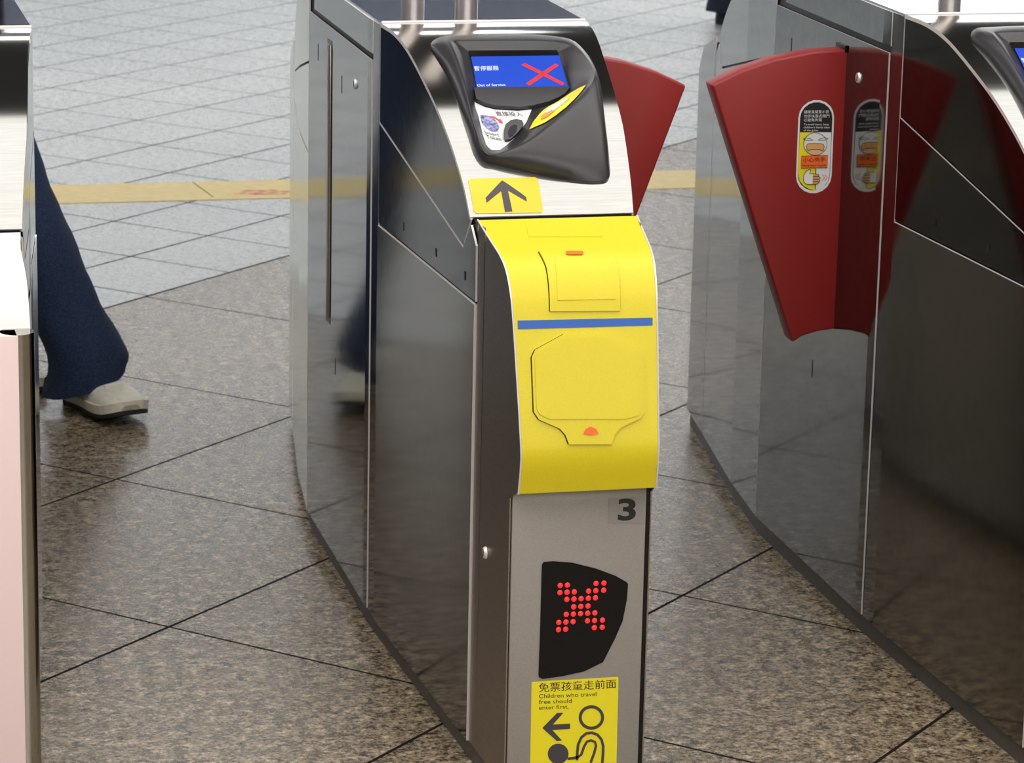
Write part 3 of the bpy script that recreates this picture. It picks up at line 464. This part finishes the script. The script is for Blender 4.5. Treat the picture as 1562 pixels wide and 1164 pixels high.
def display_post(t, x):
    bm = bmesh.new(); tube_bm(bm, Vector((x, 5.09, .983))-BASE, Vector((x, 5.09, 1.62))-BASE, .019, n=28); tube_bm(bm, Vector((x, 5.09, .983))-BASE, Vector((x, 5.09, .990))-BASE, .030, n=28)
    from_bm('display_post', bm, M['tube'], t)
def gate(loc, label, kind, dx=0):
    t = empty('ticket_gate', loc, label, 'ticket gate', 'ticket gates')
    # frame
    ys = sorted(set([y for y, _ in TOPT]+[2*YC-y for y, _ in TOPT]+[y for y, _ in XLT if y > 3.98 and y < 6.06]+[y for y, _ in XRT if y > 3.98 and y < 6.06]))
    ys = [y for y in ys if 3.977 <= y <= 2*YC-3.977]
    bm = bmesh.new(); rings = []
    for y in ys:
        a, b, z = XL(y)+.002, XR(y)-.001, TOPZ(y)
        rings.append([bm.verts.new(Vector(p)-BASE) for p in ((a, y, .030), (b, y, .030), (b, y, z), (a, y, z))])
    for A, B in zip(rings, rings[1:]):
        for i in range(4): bm.faces.new((A[i], A[(i+1) % 4], B[(i+1) % 4], B[i]))
    bm.faces.new(rings[0]); bm.faces.new(rings[-1]); from_bm('cabinet_frame', bm, M['core'], t)
    bm = bmesh.new(); rings = []
    for y in ys:
        a, b = XL(y)+.004, XR(y)-.004
        rings.append([bm.verts.new(Vector(p)-BASE) for p in ((a, y, 0), (b, y, 0), (b, y, .030), (a, y, .030))])
    for A, B in zip(rings, rings[1:]):
        for i in range(4): bm.faces.new((A[i], A[(i+1) % 4], B[(i+1) % 4], B[i]))
    bm.faces.new(rings[0]); bm.faces.new(rings[-1]); from_bm('plinth', bm, M['plinth'], t)
    # top plate and a pale roll added as the highlight where the cowl begins
    bm = bmesh.new(); rr = []
    for y in (4.714, 5.33):
        a, b = XL(y)-.002, XR(y)+.002; rr.append([bm.verts.new(Vector(p)-BASE) for p in ((a, y, .978), (b, y, .978), (b, y, .983), (a, y, .983))])
    for i in range(4): bm.faces.new((rr[0][i], rr[0][(i+1) % 4], rr[1][(i+1) % 4], rr[1][i]))
    bm.faces.new(rr[0]); bm.faces.new(rr[1]); from_bm('top_plate', bm, M['top'], t)
    bm = bmesh.new(); tube_bm(bm, Vector((XL(4.71)-.002, 4.712, .9835))-BASE, Vector((XR(4.71)+.002, 4.712, .9835))-BASE, .0022, n=12); from_bm('crest_highlight', bm, M['edge'], t)
    # cowl, cover, face
    cw = sheet('cowl', cowl, 0, cowl.S[-1], M['cowl'], t, lambda y: XL(y)-.004, lambda y: XR(y)+.002, 0, .006)
    cs = [(p[0], p[1]-.0035) for p in COWL_PROFILE]
    flank = [(4.712, .83)]+cs+[(4.224, .737)]
    poly = [(4.712, .832)]+[(p[0], p[1]-.004) for p in COWL_PROFILE[:-1]]+[(4.192, .783), (4.226, .740)]
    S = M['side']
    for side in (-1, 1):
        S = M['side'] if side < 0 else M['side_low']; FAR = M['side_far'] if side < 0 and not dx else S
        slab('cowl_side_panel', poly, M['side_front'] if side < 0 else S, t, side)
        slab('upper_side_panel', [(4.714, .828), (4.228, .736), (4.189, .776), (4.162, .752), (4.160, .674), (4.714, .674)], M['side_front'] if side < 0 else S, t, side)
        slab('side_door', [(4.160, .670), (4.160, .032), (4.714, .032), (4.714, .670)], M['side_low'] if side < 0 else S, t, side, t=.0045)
        slab('corner_post', [(4.718, .979), (4.718, .032), (4.764, .032), (4.764, .979)], S, t, side, t=.0022)
        slab('fascia', [(4.766, .979), (4.766, .928), (2*YC-4.766, .928), (2*YC-4.766, .979)], S, t, side)
        slab('middle_door', [(4.772, .917), (4.772, .032), (2*YC-4.718, .032), (2*YC-4.718, .917)], S, t, side)
        fp = [(4.118, .775), (4.121, .032), (3.978, .032), (3.978, .445), (3.945, .462)]+[(p[0]+.003, p[1]) for p in COVER_PROFILE[::-1] if p[0] < 4.10]
        if kind == 'plain': fp = [(4.118, .772), (4.121, .032), (3.992, .032), (3.992, .69), (4.03, .735), (4.096, .762)]
        slab('front_side_panel', fp, M['strip'], t, side, t=.002, rim=None)
        slab('post_cover', [(4.155, .785), (4.155, .032), (4.124, .032), (4.124, .785)], M['strip'], t, side, t=.0012, rim=None)
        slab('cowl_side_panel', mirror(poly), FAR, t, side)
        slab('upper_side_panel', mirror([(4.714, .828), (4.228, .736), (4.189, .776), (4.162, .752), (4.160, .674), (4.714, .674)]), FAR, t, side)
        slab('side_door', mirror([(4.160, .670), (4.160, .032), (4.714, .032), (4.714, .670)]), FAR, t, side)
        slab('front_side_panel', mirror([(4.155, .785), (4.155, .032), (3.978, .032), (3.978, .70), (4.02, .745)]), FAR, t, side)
    for y in (4.562, 4.373, 4.215): hole(t, y, .699)
    lock(t, 4.086, .335); lock(t, 4.90, .86)
    for y, z in ((5.24, .86), (5.02, .84), (5.06, .36)): hole(t, y, z, .002, .014, 'slit')
    hole(t, 4.30, .135, .013, .006, 'finger_notch')
    if kind == 'reader':
        co, bvh = console(t)
        b_ = decal('screen', cowl, SCR_BEZEL, .004, M['black'], co, .003)
        decal('screen_picture', cowl, SCR, .0046, M['screen'], co)
        decal('screen_cross', cowl, SCRX, .0052, M['screen_red'], co)
        [lettering('screen_text', cowl, [row_], M['screen_white'], co) for row_ in T_SCREEN]
        decal('chin', cowl, CHIN, .009, M['plastic'], co, .008)
        decal('token_label', cowl, LABEL, .003, M['label'], co, .002)
        decal('token_picture', cowl, TOKEN, .0036, M['token'], co)
        decal('token_arrow', cowl, TOKARR, .0038, M['redprint'], co)
        [lettering('token_text', cowl, [row_], M['ink2'], co) for row_ in T_LABEL]
        decal('slot_hood', cowl, SLOTOUT, .0075, M['plastic'], co, .006)
        decal('token_slot', cowl, SLOTHOLE, .0082, M['black'], co)
        hs = on_console('console_sticker', bvh, HOODSTK, .0009, M['stk_yellow'], co)
        on_console('sticker_picture', bvh, HOODFIG, .0014, M['white'], co)
        on_console('sticker_hand', bvh, HOODFIG2, .0016, M['skin_orange'], co)
        s = decal('arrow_sticker', cowl, ARROWSTK, .0006, M['stk_amber'], t)
        decal('arrow', cowl, ARROW, .0011, M['ink2'], s)
        cv = sheet('yellow_cover', cover, 0, cover.S[-1], M['yellow'], t, lambda y: XL(y)-.001, lambda y: XR(y) if y > 4.05 else max(XR(y), 1.160), 0, .014)
        cv.data.materials[1] = M['yellow']; cv['label'] = 'bulging yellow plastic cover with blue stripe'
        decal('blue_stripe', cover, STRIPE, .0006, M['blue'], cv)
        p = decal('card_pad', cover, PAD, .0035, M['yellow'], cv, .0045); decal('pad_field', cover, PADIN, .0048, M['yellow'], cv, .002)
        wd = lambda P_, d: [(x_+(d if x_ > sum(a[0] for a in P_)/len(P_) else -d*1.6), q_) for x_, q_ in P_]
        decal('pad_gap_shade', cover, wd(PAD, .0009), .0003, M['gap'], cv, .001); decal('lid_gap_shade', cover, wd(LID, .0008), .0003, M['gap'], cv, .001)  # dark sheets painted in as the shadow line beside pad and lid
        decal('pad_mark', cover, PADORG, .0052, M['orange'], cv)
        decal('upper_lid', cover, LID, .0028, M['yellow'], cv, .004); decal('lid_field', cover, LIDIN, .0038, M['yellow'], cv, .002)
        decal('lid_mark', cover, LIDORG, .0045, M['orange'], cv)
        decal('top_tab', cover, TAB, .0012, M['yellow'], cv, .002)
        # trim lip along both edges of the cover
        for sd in (-1, 1):
            bm = bmesh.new(); prev = None
            for q in cover.S:
                y = cover.at(0, q).y; x = (XL(y)-.0022) if sd < 0 else (max(XR(y), 1.160)+.0012)
                p0 = cover.at(x, q, .0006)-BASE
                if prev: tube_bm(bm, prev, p0, .0013, n=6)
                prev = p0
            from_bm('cover_trim', bm, M['edge'], t)
        bm = bmesh.new(); box_bm(bm, .9735-BASE.x, 1.160-BASE.x, 3.975-BASE.y, 3.984-BASE.y, .02, .475, .0015); fp = from_bm('front_panel', bm, M['face'], t)
        ld = decal('signal_window', face, LED, .0012, M['black'], t, .001)
        bm = bmesh.new()
        for X, q in DOTS:
            c = face.at(X, q, .0012)-BASE
            v = bmesh.ops.create_uvsphere(bm, u_segments=10, v_segments=6, radius=.0038)['verts']
            for a in v: a.co = c+Vector((a.co.x, a.co.y*.5, a.co.z))
        from_bm('red_led_cross', bm, M['led'], ld)
        nb = decal('number_plate', face, NUMBG, .0005, M['numbg'], t); lettering('number', face, T_3, M['ink'], nb, .03)
        s = decal('child_notice', face, STK, .0006, M['stk_yellow'], t); s['label'] = 'yellow sticker telling children to enter first'
        lettering('notice_text', face, T_STK, M['ink'], s, 0)
        decal('notice_arrow', face, ARR2, .0011, M['ink2'], s); decal('child_head', face, HEAD2, .0011, M['ink2'], s)
        strokes('adult_figure', face, [S_HEAD, S_ARM0, S_ARM1], .0011, M['ink2'], s)
    else:
        q1 = .21
        cv = sheet('white_cover', cover, 0, q1, M['white'], t, lambda y: XL(y)-.001, lambda y: max(XR(y), 1.181), 0, .012)
        bm = bmesh.new(); box_bm(bm, .98-BASE.x, 1.163-BASE.x, 3.945-BASE.y, 3.98-BASE.y, .02, .70, .002); from_bm('front_panel', bm, M['pink'], t)
        bm = bmesh.new(); tube_bm(bm, Vector((1.163, 3.968, .02))-BASE, Vector((1.163, 3.968, .70))-BASE, .022, n=40); from_bm('corner_column', bm, M['cowl'], t)
    return t
def flap(parent, mirror_it, loc):
    # fan-shaped leaf, in the middle gate's own frame
    pts = FLAP
    if mirror_it: pts = [(FLX-x, z) for x, z in pts]
    bm = bmesh.new(); off = Vector(loc)
    f = bm.faces.new([bm.verts.new(Vector((x, 4.79, z))-off) for x, z in pts])
    g = bmesh.ops.extrude_face_region(bm, geom=[f])
    for v in [e for e in g['geom'] if isinstance(e, bmesh.types.BMVert)]: v.co.y += .042
    bmesh.ops.recalc_face_normals(bm, faces=bm.faces)
    es = [e for e in bm.edges if abs(e.calc_face_angle(0)) > .9]
    bmesh.ops.bevel(bm, geom=es, offset=.004, segments=3, affect='EDGES', profile=.5)
    return from_bm('flap', bm, M['red'], parent)
FLAP = [[1.712, 0.9195], [1.6531, 0.9171], [1.5863, 0.9055], [1.5327, 0.8886], [1.4843, 0.8661], [1.6371, 0.4401], [1.6534, 0.4505], [1.679, 0.4573], [1.712, 0.4607]]
FLX = 2.926

# ------------------------------------------------------------------ gates
mid = gate(BASE, 'steel ticket gate with bulging yellow front, blue screen and red LED cross, number 3', 'reader')
for x in (1.06, 1.15): display_post(mid, x)
f = flap(mid, True, BASE)
# slot of the withdrawn flap on the lane side
bm = bmesh.new(); box_bm(bm, XL(5.11)-.0034-BASE.x, XL(5.11)+.03-BASE.x, 5.108-BASE.y, 5.150-BASE.y, .42, .897); from_bm('flap_slot', bm, M['black'], mid)
bm = bmesh.new(); box_bm(bm, XL(5.11)-.006-BASE.x, XL(5.11)+.03-BASE.x, 5.116-BASE.y, 5.140-BASE.y, .43, .89, .002); from_bm('withdrawn_flap', bm, M['strip'], mid)

RLOC = BASE+Vector((.777, -.172, 0)); ZS = 1.028
rg = gate(RLOC, 'steel ticket gate on the right, red fan flap with oval warning sticker on its side', 'reader', True)
rg.scale = (1, 1, ZS)
display_post(rg, 1.15)
def hang(o):
    o.location = (BASE.x-RLOC.x, BASE.y-RLOC.y, 0); o.scale = (1, 1, 1/ZS)
f = flap(rg, False, BASE); hang(f)
f['label'] = 'red fan flap with oval warning sticker'
s = decal('warning_sticker', flapskin, OV, .0006, M['white'], f)
s['label'] = 'oval sticker, crying face above a hand, orange sign'
decal('sticker_outline', flapskin, OVIN, .0009, M['ink2'], s)
decal('black_field', flapskin, OVBLK, .0012, M['ink'], s); decal('yellow_field', flapskin, OVYEL, .0012, M['stk_yellow'], s); decal('white_field', flapskin, OVWHT, .0012, M['white'], s)
decal('crying_face', flapskin, FACEC, .0016, M['white'], s); decal('face_lower', flapskin, [p for p in FACEC if p[1] > sum(a[1] for a in FACEC)/len(FACEC)+.006], .0018, mat('print_peach', (.85, .50, .30), .4), s); decal('open_mouth', flapskin, MOUTH, .0022, M['skin_tan'], s)
strokes('face_outline', flapskin, [S_FACE, S_MOUTH]+S_EYES, .0026, M['ink'], s)
strokes('sign_stick', flapskin, STICK, .0018, M['ink'], s)
decal('orange_sign', flapskin, SIGN, .0028, M['orange'], s); strokes('sign_outline', flapskin, S_SIGN, .0031, M['ink'], s)
decal('hand', flapskin, HAND, .0022, M['white'], s); decal('fingers', flapskin, FING, .0025, M['skin_tan'], s)
strokes('hand_outline', flapskin, [S_HAND]+S_FING, .0029, M['ink'], s); strokes('red_chevrons', flapskin, S_CHEV, .0018, M['redprint'], s)
lettering('warning_text', flapskin, T_OV, M['white'], s, 0); lettering('sign_text', flapskin, T_SIGN, M['ink'], s, 0)
# notch by the flap hinge
bm = bmesh.new(); box_bm(bm, 1.7035, 1.712, 4.79, 4.835, .915, .926); o = from_bm('hinge_notch', bm, M['black'], rg); o.location = (-RLOC.x, -RLOC.y, 0); o.scale = (1, 1, 1/ZS)
# silver corner with its cream foot
LG = gate(BASE+Vector((-.845, 0, 0)), 'steel ticket gate cut off by the left edge, pale pink front panel, no reader', 'plain')

# ------------------------------------------------------------------ people
def skin_mesh(name, verts, edges, radii, m, parent, root=0, sub=2):
    me = bpy.data.meshes.new(name); me.from_pydata([Vector(v) for v in verts], edges, []); me.update()
    o = bpy.data.objects.new(name, me); COL.objects.link(o)
    sk = o.modifiers.new('skin', 'SKIN'); sk.use_smooth_shade = True
    if not me.skin_vertices: 
        bpy.context.view_layer.objects.active = o
    for i, v in enumerate(me.skin_vertices[0].data):
        r = radii[i]; v.radius = r if isinstance(r, tuple) else (r, r); v.use_root = (i == root)
    ss = o.modifiers.new('sub', 'SUBSURF'); ss.levels = ss.render_levels = sub
    dg = bpy.context.evaluated_depsgraph_get(); m2 = bpy.data.meshes.new_from_object(o.evaluated_get(dg))
    bpy.data.objects.remove(o); m2.name = name
    for p in m2.polygons: p.use_smooth = True
    o = bpy.data.objects.new(name, m2); COL.objects.link(o); m2.materials.clear(); m2.materials.append(m); o.parent = parent
    return o
def tube_loft(name, rings, m, parent, n=36, fold=None, slant=0):
    """cloth tube through (centre, rx, ry) rings"""
    bm = bmesh.new(); G = []
    for k, (c, rx, ry) in enumerate(rings):
        row = []
        for i in range(n):
            a = 2*math.pi*i/n; f = 1+(fold(a, k/len(rings)) if fold else 0)
            row.append(bm.verts.new(Vector(c)+Vector((rx*f*math.cos(a), ry*f*math.sin(a), slant*math.cos(a)*max(0, 1-k/8)))))
        G.append(row)
    for A, B in zip(G, G[1:]):
        for i in range(n): bm.faces.new((A[i], A[(i+1) % n], B[(i+1) % n], B[i]))
    bm.faces.new(G[-1])
    inner = [bm.verts.new(v.co+(Vector(rings[0][0])-v.co)*.06+Vector((0, 0, .03))) for v in G[0]]
    for i in range(n): bm.faces.new((G[0][i], G[0][(i+1) % n], inner[(i+1) % n], inner[i]))
    return from_bm(name, bm, m, parent)
def resample(pts, n):
    o = []
    P = [pts[0]]+list(pts)+[pts[-1]]
    for i in range(1, len(P)-2):
        for k in range(n):
            t = k/n; a, b, c, d = P[i-1:i+3]
            o.append(tuple(.5*((2*q)+(-p+r)*t+(2*p-5*q+4*r-s)*t*t+(-p+3*q-3*r+s)*t**3) for p, q, r, s in zip(a, b, c, d)))
    o.append(tuple(pts[-1])); return o
def shoe(parent, heel, toe, m, name='sneaker', w=.05):
    """a low shoe from heel to toe, both points on its sole"""
    h, t = Vector(heel), Vector(toe); d = (t-h); Ln = d.length; d.normalize(); s = d.cross(Vector((0, 0, 1))).normalized(); u = s.cross(d).normalized()
    prof = [(-.02, .6, .055), (.03, .82, .085), (.15, .88, .092), (.3, .84, .088), (.45, .88, .074), (.6, .98, .060), (.75, 1.02, .052), (.88, .92, .046), (.96, .70, .038), (1.0, .40, .028)]
    prof = resample(prof, 3)
    bm = bmesh.new(); G = []; n = 22
    for f, wf, hh in prof:
        row = []
        for i in range(n):
            a = math.pi*i/(n-1); c = h+d*(f*Ln)
            row.append(bm.verts.new(c+s*(math.copysign(abs(math.cos(a))**.75, math.cos(a))*w*wf)+u*(.018+(hh-.018)*math.sin(a)**.8)))
        G.append(row)
    for A, B in zip(G, G[1:]):
        for i in range(n-1): bm.faces.new((A[i], A[i+1], B[i+1], B[i]))
        bm.faces.new((A[0], B[0], B[-1], A[-1]))
    bm.faces.new(G[0]); bm.faces.new(G[-1]); o = from_bm(name, bm, m, parent)
    bm = bmesh.new(); G = []
    for f, wf, hh in prof:
        c = h+d*(f*Ln); lift = .010*max(0, (f-.8)/.2)**2
        G.append([bm.verts.new(c+s*(sx_*w*(wf+.05))+u*(z+lift)) for sx_, z in ((-1, .0), (1, .0), (1.01, .008), (-1.01, .008))])
    for A, B in zip(G, G[1:]):
        for i in range(4): bm.faces.new((A[i], A[(i+1) % 4], B[(i+1) % 4], B[i]))
    bm.faces.new(G[0]); bm.faces.new(G[-1]); from_bm('sole', bm, M['sole'] if m is not M['sole'] else M['ink'], o)
    bm = bmesh.new(); G = []
    for f, wf, hh in prof:
        c = h+d*(f*Ln); lift = .010*max(0, (f-.8)/.2)**2
        G.append([bm.verts.new(c+s*(sx_*w*(wf+.07))+u*(z+lift)) for sx_, z in ((-1, .008), (1, .008), (1.03, .026), (-1.03, .026))])
    for A, B in zip(G, G[1:]):
        for i in range(4): bm.faces.new((A[i], A[(i+1) % 4], B[(i+1) % 4], B[i]))
    bm.faces.new(G[0]); bm.faces.new(G[-1]); from_bm('midsole', bm, m, o)
    bm = bmesh.new()
    for k in range(4):
        f = .38+.09*k; c = h+d*(f*Ln)+u*(.083-.009*k)
        tube_bm(bm, c-s*w*.45, c+s*w*.45+d*.012, .003, n=8)
    from_bm('laces', bm, M['white'] if m is M['shoe'] else M['ink'], o)
    return o
def person(loc, label, hip, legs, trouser, shoes, face_dir, lean=(0, 0), height=1.0):
    t = empty('person', loc, label, 'person')
    H = Vector(hip); fd = Vector((face_dir[0], face_dir[1], 0)).normalized(); sd = Vector((fd.y, -fd.x, 0))
    V, E, Rr = [], [], []
    def add(p, r, prev=None):
        V.append(tuple(p)); Rr.append(r)
        if prev is not None: E.append((prev, len(V)-1))
        return len(V)-1
    root = add(H, (.14, .11)); waist = add(H+Vector((0, 0, .14)), (.125, .10), root)
    chest = add(H+Vector((lean[0], lean[1], .36)), (.145, .105), waist); sh = add(H+Vector((lean[0], lean[1], .50)), (.10, .08), chest)
    neck = add(H+Vector((lean[0], lean[1], .57)), .052, sh); jaw = add(H+fd*.02+Vector((lean[0], lean[1], .66)), (.068, .075), neck)
    crown = add(H+fd*.005+Vector((lean[0], lean[1], .77)), (.078, .092), jaw)
    hands = []
    for k, sg in enumerate((-1, 1)):
        a = add(Vector(V[sh])+sd*sg*.17+Vector((0, 0, -.02)), .055, sh)
        b = add(Vector(V[a])+sd*sg*.05+fd*(.07*sg)+Vector((0, 0, -.28)), .042, a)
        c = add(Vector(V[b])+fd*(.10*sg+.05)+Vector((0, 0, -.24)), .028, b)
        pl = add(Vector(V[c])+fd*.01*sg+Vector((0, 0, -.05)), (.034, .018), c)
        for j in range(4):
            o_ = fd*(-.027+.018*j)
            p1 = add(Vector(V[pl])+o_+Vector((0, 0, -.045)), .0095, pl); p2 = add(Vector(V[p1])-sd*sg*.010+Vector((0, 0, -.030-.004*(j in (1, 2)))), .0085, p1)
            add(Vector(V[p2])-sd*sg*.016+Vector((0, 0, -.018)), .0075, p2)
        th = add(Vector(V[c])+fd*.035+Vector((0, 0, -.045)), .011, c); add(Vector(V[th])+fd*.012+Vector((0, 0, -.032)), .009, th)
    for (hp, knee, ankle, *_r) in legs:
        a = add(hp, .085, root); b = add(knee, .055, a); c = add(ankle, .036, b)
    body = skin_mesh('body', V, E, Rr, M['skin'], t)
    # face: eyes, nose, mouth, ears
    C = Vector(V[jaw]).lerp(Vector(V[crown]), .45)
    for nm, pts, m_ in (('eye', [(C+fd*.082+sd*sg*.030+Vector((0, 0, .012)), .011) for sg in (-1, 1)], M['white']), ('nose', [(C+fd*.092+Vector((0, 0, -.018)), .014)], M['skin']),
                        ('mouth', [(C+fd*.078+Vector((0, 0, -.055)), .014)], M['skin_orange']), ('ear', [(C+sd*sg*.078, .020) for sg in (-1, 1)], M['skin'])):
        for c, r in pts:
            bm = bmesh.new(); v = bmesh.ops.create_uvsphere(bm, u_segments=12, v_segments=8, radius=r)['verts']
            for a in v: a.co = c+Vector((a.co.x, a.co.y, a.co.z*(.45 if nm == 'mouth' else 1.3 if nm in ('nose', 'ear') else .7)))
            from_bm(nm, bm, m_, t)
    bm = bmesh.new(); v = bmesh.ops.create_uvsphere(bm, u_segments=24, v_segments=16, radius=1)['verts']
    hc = Vector(V[crown])-fd*.018+Vector((0, 0, .0))
    for a in v: a.co = hc+Vector((a.co.x*.098, a.co.y*.104, a.co.z*(.10 if a.co.z > 0 else .13)))
    bmesh.ops.delete(bm, geom=[x for x in bm.verts if (x.co-hc).dot(fd) > .03 and x.co.z < hc.z+.035], context='VERTS'); from_bm('hair', bm, M['hair'], t)
    # jacket
    T0 = Vector(V[root]); 
    jv = [T0+Vector((0, 0, .02)), Vector(V[waist]), Vector(V[chest]), Vector(V[sh])+Vector((0, 0, .0)), Vector(V[sh])+Vector((0, 0, .035))]
    JV, JE, JR = [tuple(x) for x in jv], [(0, 1), (1, 2), (2, 3), (3, 4)], [(.165, .135), (.155, .13), (.175, .135), (.13, .10), (.07, .065)]
    idx = sh+4
    arm = [i for i in range(len(V))]
    ai = [e[1] for e in E if e[0] == sh and e[1] != neck]
    for a in ai:
        b = [e[1] for e in E if e[0] == a][0]; c = [e[1] for e in E if e[0] == b][0]
        k = len(JV); JV += [V[a], V[b], V[c]]; JE += [(3, k), (k, k+1), (k+1, k+2)]; JR += [.075, .060, .045]
    skin_mesh('jacket', JV, JE, JR, M['jacket'], t)
    # trousers: one garment, two legs joined at the seat
    for (hp, knee, ankle, flare, kr) in legs:
        hp, knee, ankle = Vector(hp), Vector(knee), Vector(ankle)
        rings = [(ankle+Vector((-.004, 0, -.048)), flare, flare*.95), (ankle+Vector((0, 0, .02)), flare*.97, flare*.93), (ankle.lerp(knee, .35), flare*.98, flare*.9), (ankle.lerp(knee, .7), kr*1.02, kr), (knee, kr, kr), (knee.lerp(hp, .5), .095, .098), (hp, .115, .12), (H+Vector((0, 0, .03)), .145, .13)]
        rings = [(Vector(r[:3]), r[3], r[4]) for r in resample([(*c, a, b) for c, a, b in rings], 6)]
        fold = lambda a, k: .022*math.sin(3*a+k*14)+.018*math.sin(5*a-k*31)+.02*math.sin(k*70)*max(0, math.sin(a+1))
        tube_loft('trouser_leg', rings, trouser, t, fold=fold, slant=.022 if trouser is M['denim'] else 0)
    for hl, to in shoes: shoe(t, hl, to, M['shoe'] if trouser is M['denim'] else M['sole'])
    for c in t.children:
        c.data.transform(Matrix.Translation(-Vector(loc)))
        for g in c.children: g.data.transform(Matrix.Translation(-Vector(loc)))
    return t
person((.50, 6.3, 0), 'person in flared navy jeans and white sneakers striding through the left lane', (.29, 6.42, .93),
       [((.37, 6.40, .86), (.475, 6.27, .49), (.632, 6.20, .10), .082, .082), ((.24, 6.45, .86), (.38, 6.50, .47), (.455, 6.52, .09), .082, .075)],
       M['denim'], [((.630, 6.28, .0), (.705, 6.045, .018)), ((.455, 6.57, .0), (.53, 6.32, .0))], (.45, -.89))
person((3.71, 11.5, 0), 'person in dark navy trousers standing beyond the right gate, only a leg showing', (3.81, 11.5, .95),
       [((3.71, 11.5, .88), (3.68, 11.5, .50), (3.61, 11.5, .10), .075, .075), ((3.91, 11.5, .88), (3.92, 11.52, .48), (3.90, 11.5, .09), .075, .075)],
       M['trouser'], [((3.59, 11.54, .0), (3.81, 11.42, .0)), ((3.88, 11.54, 0), (4.10, 11.42, 0))], (.88, -.47))
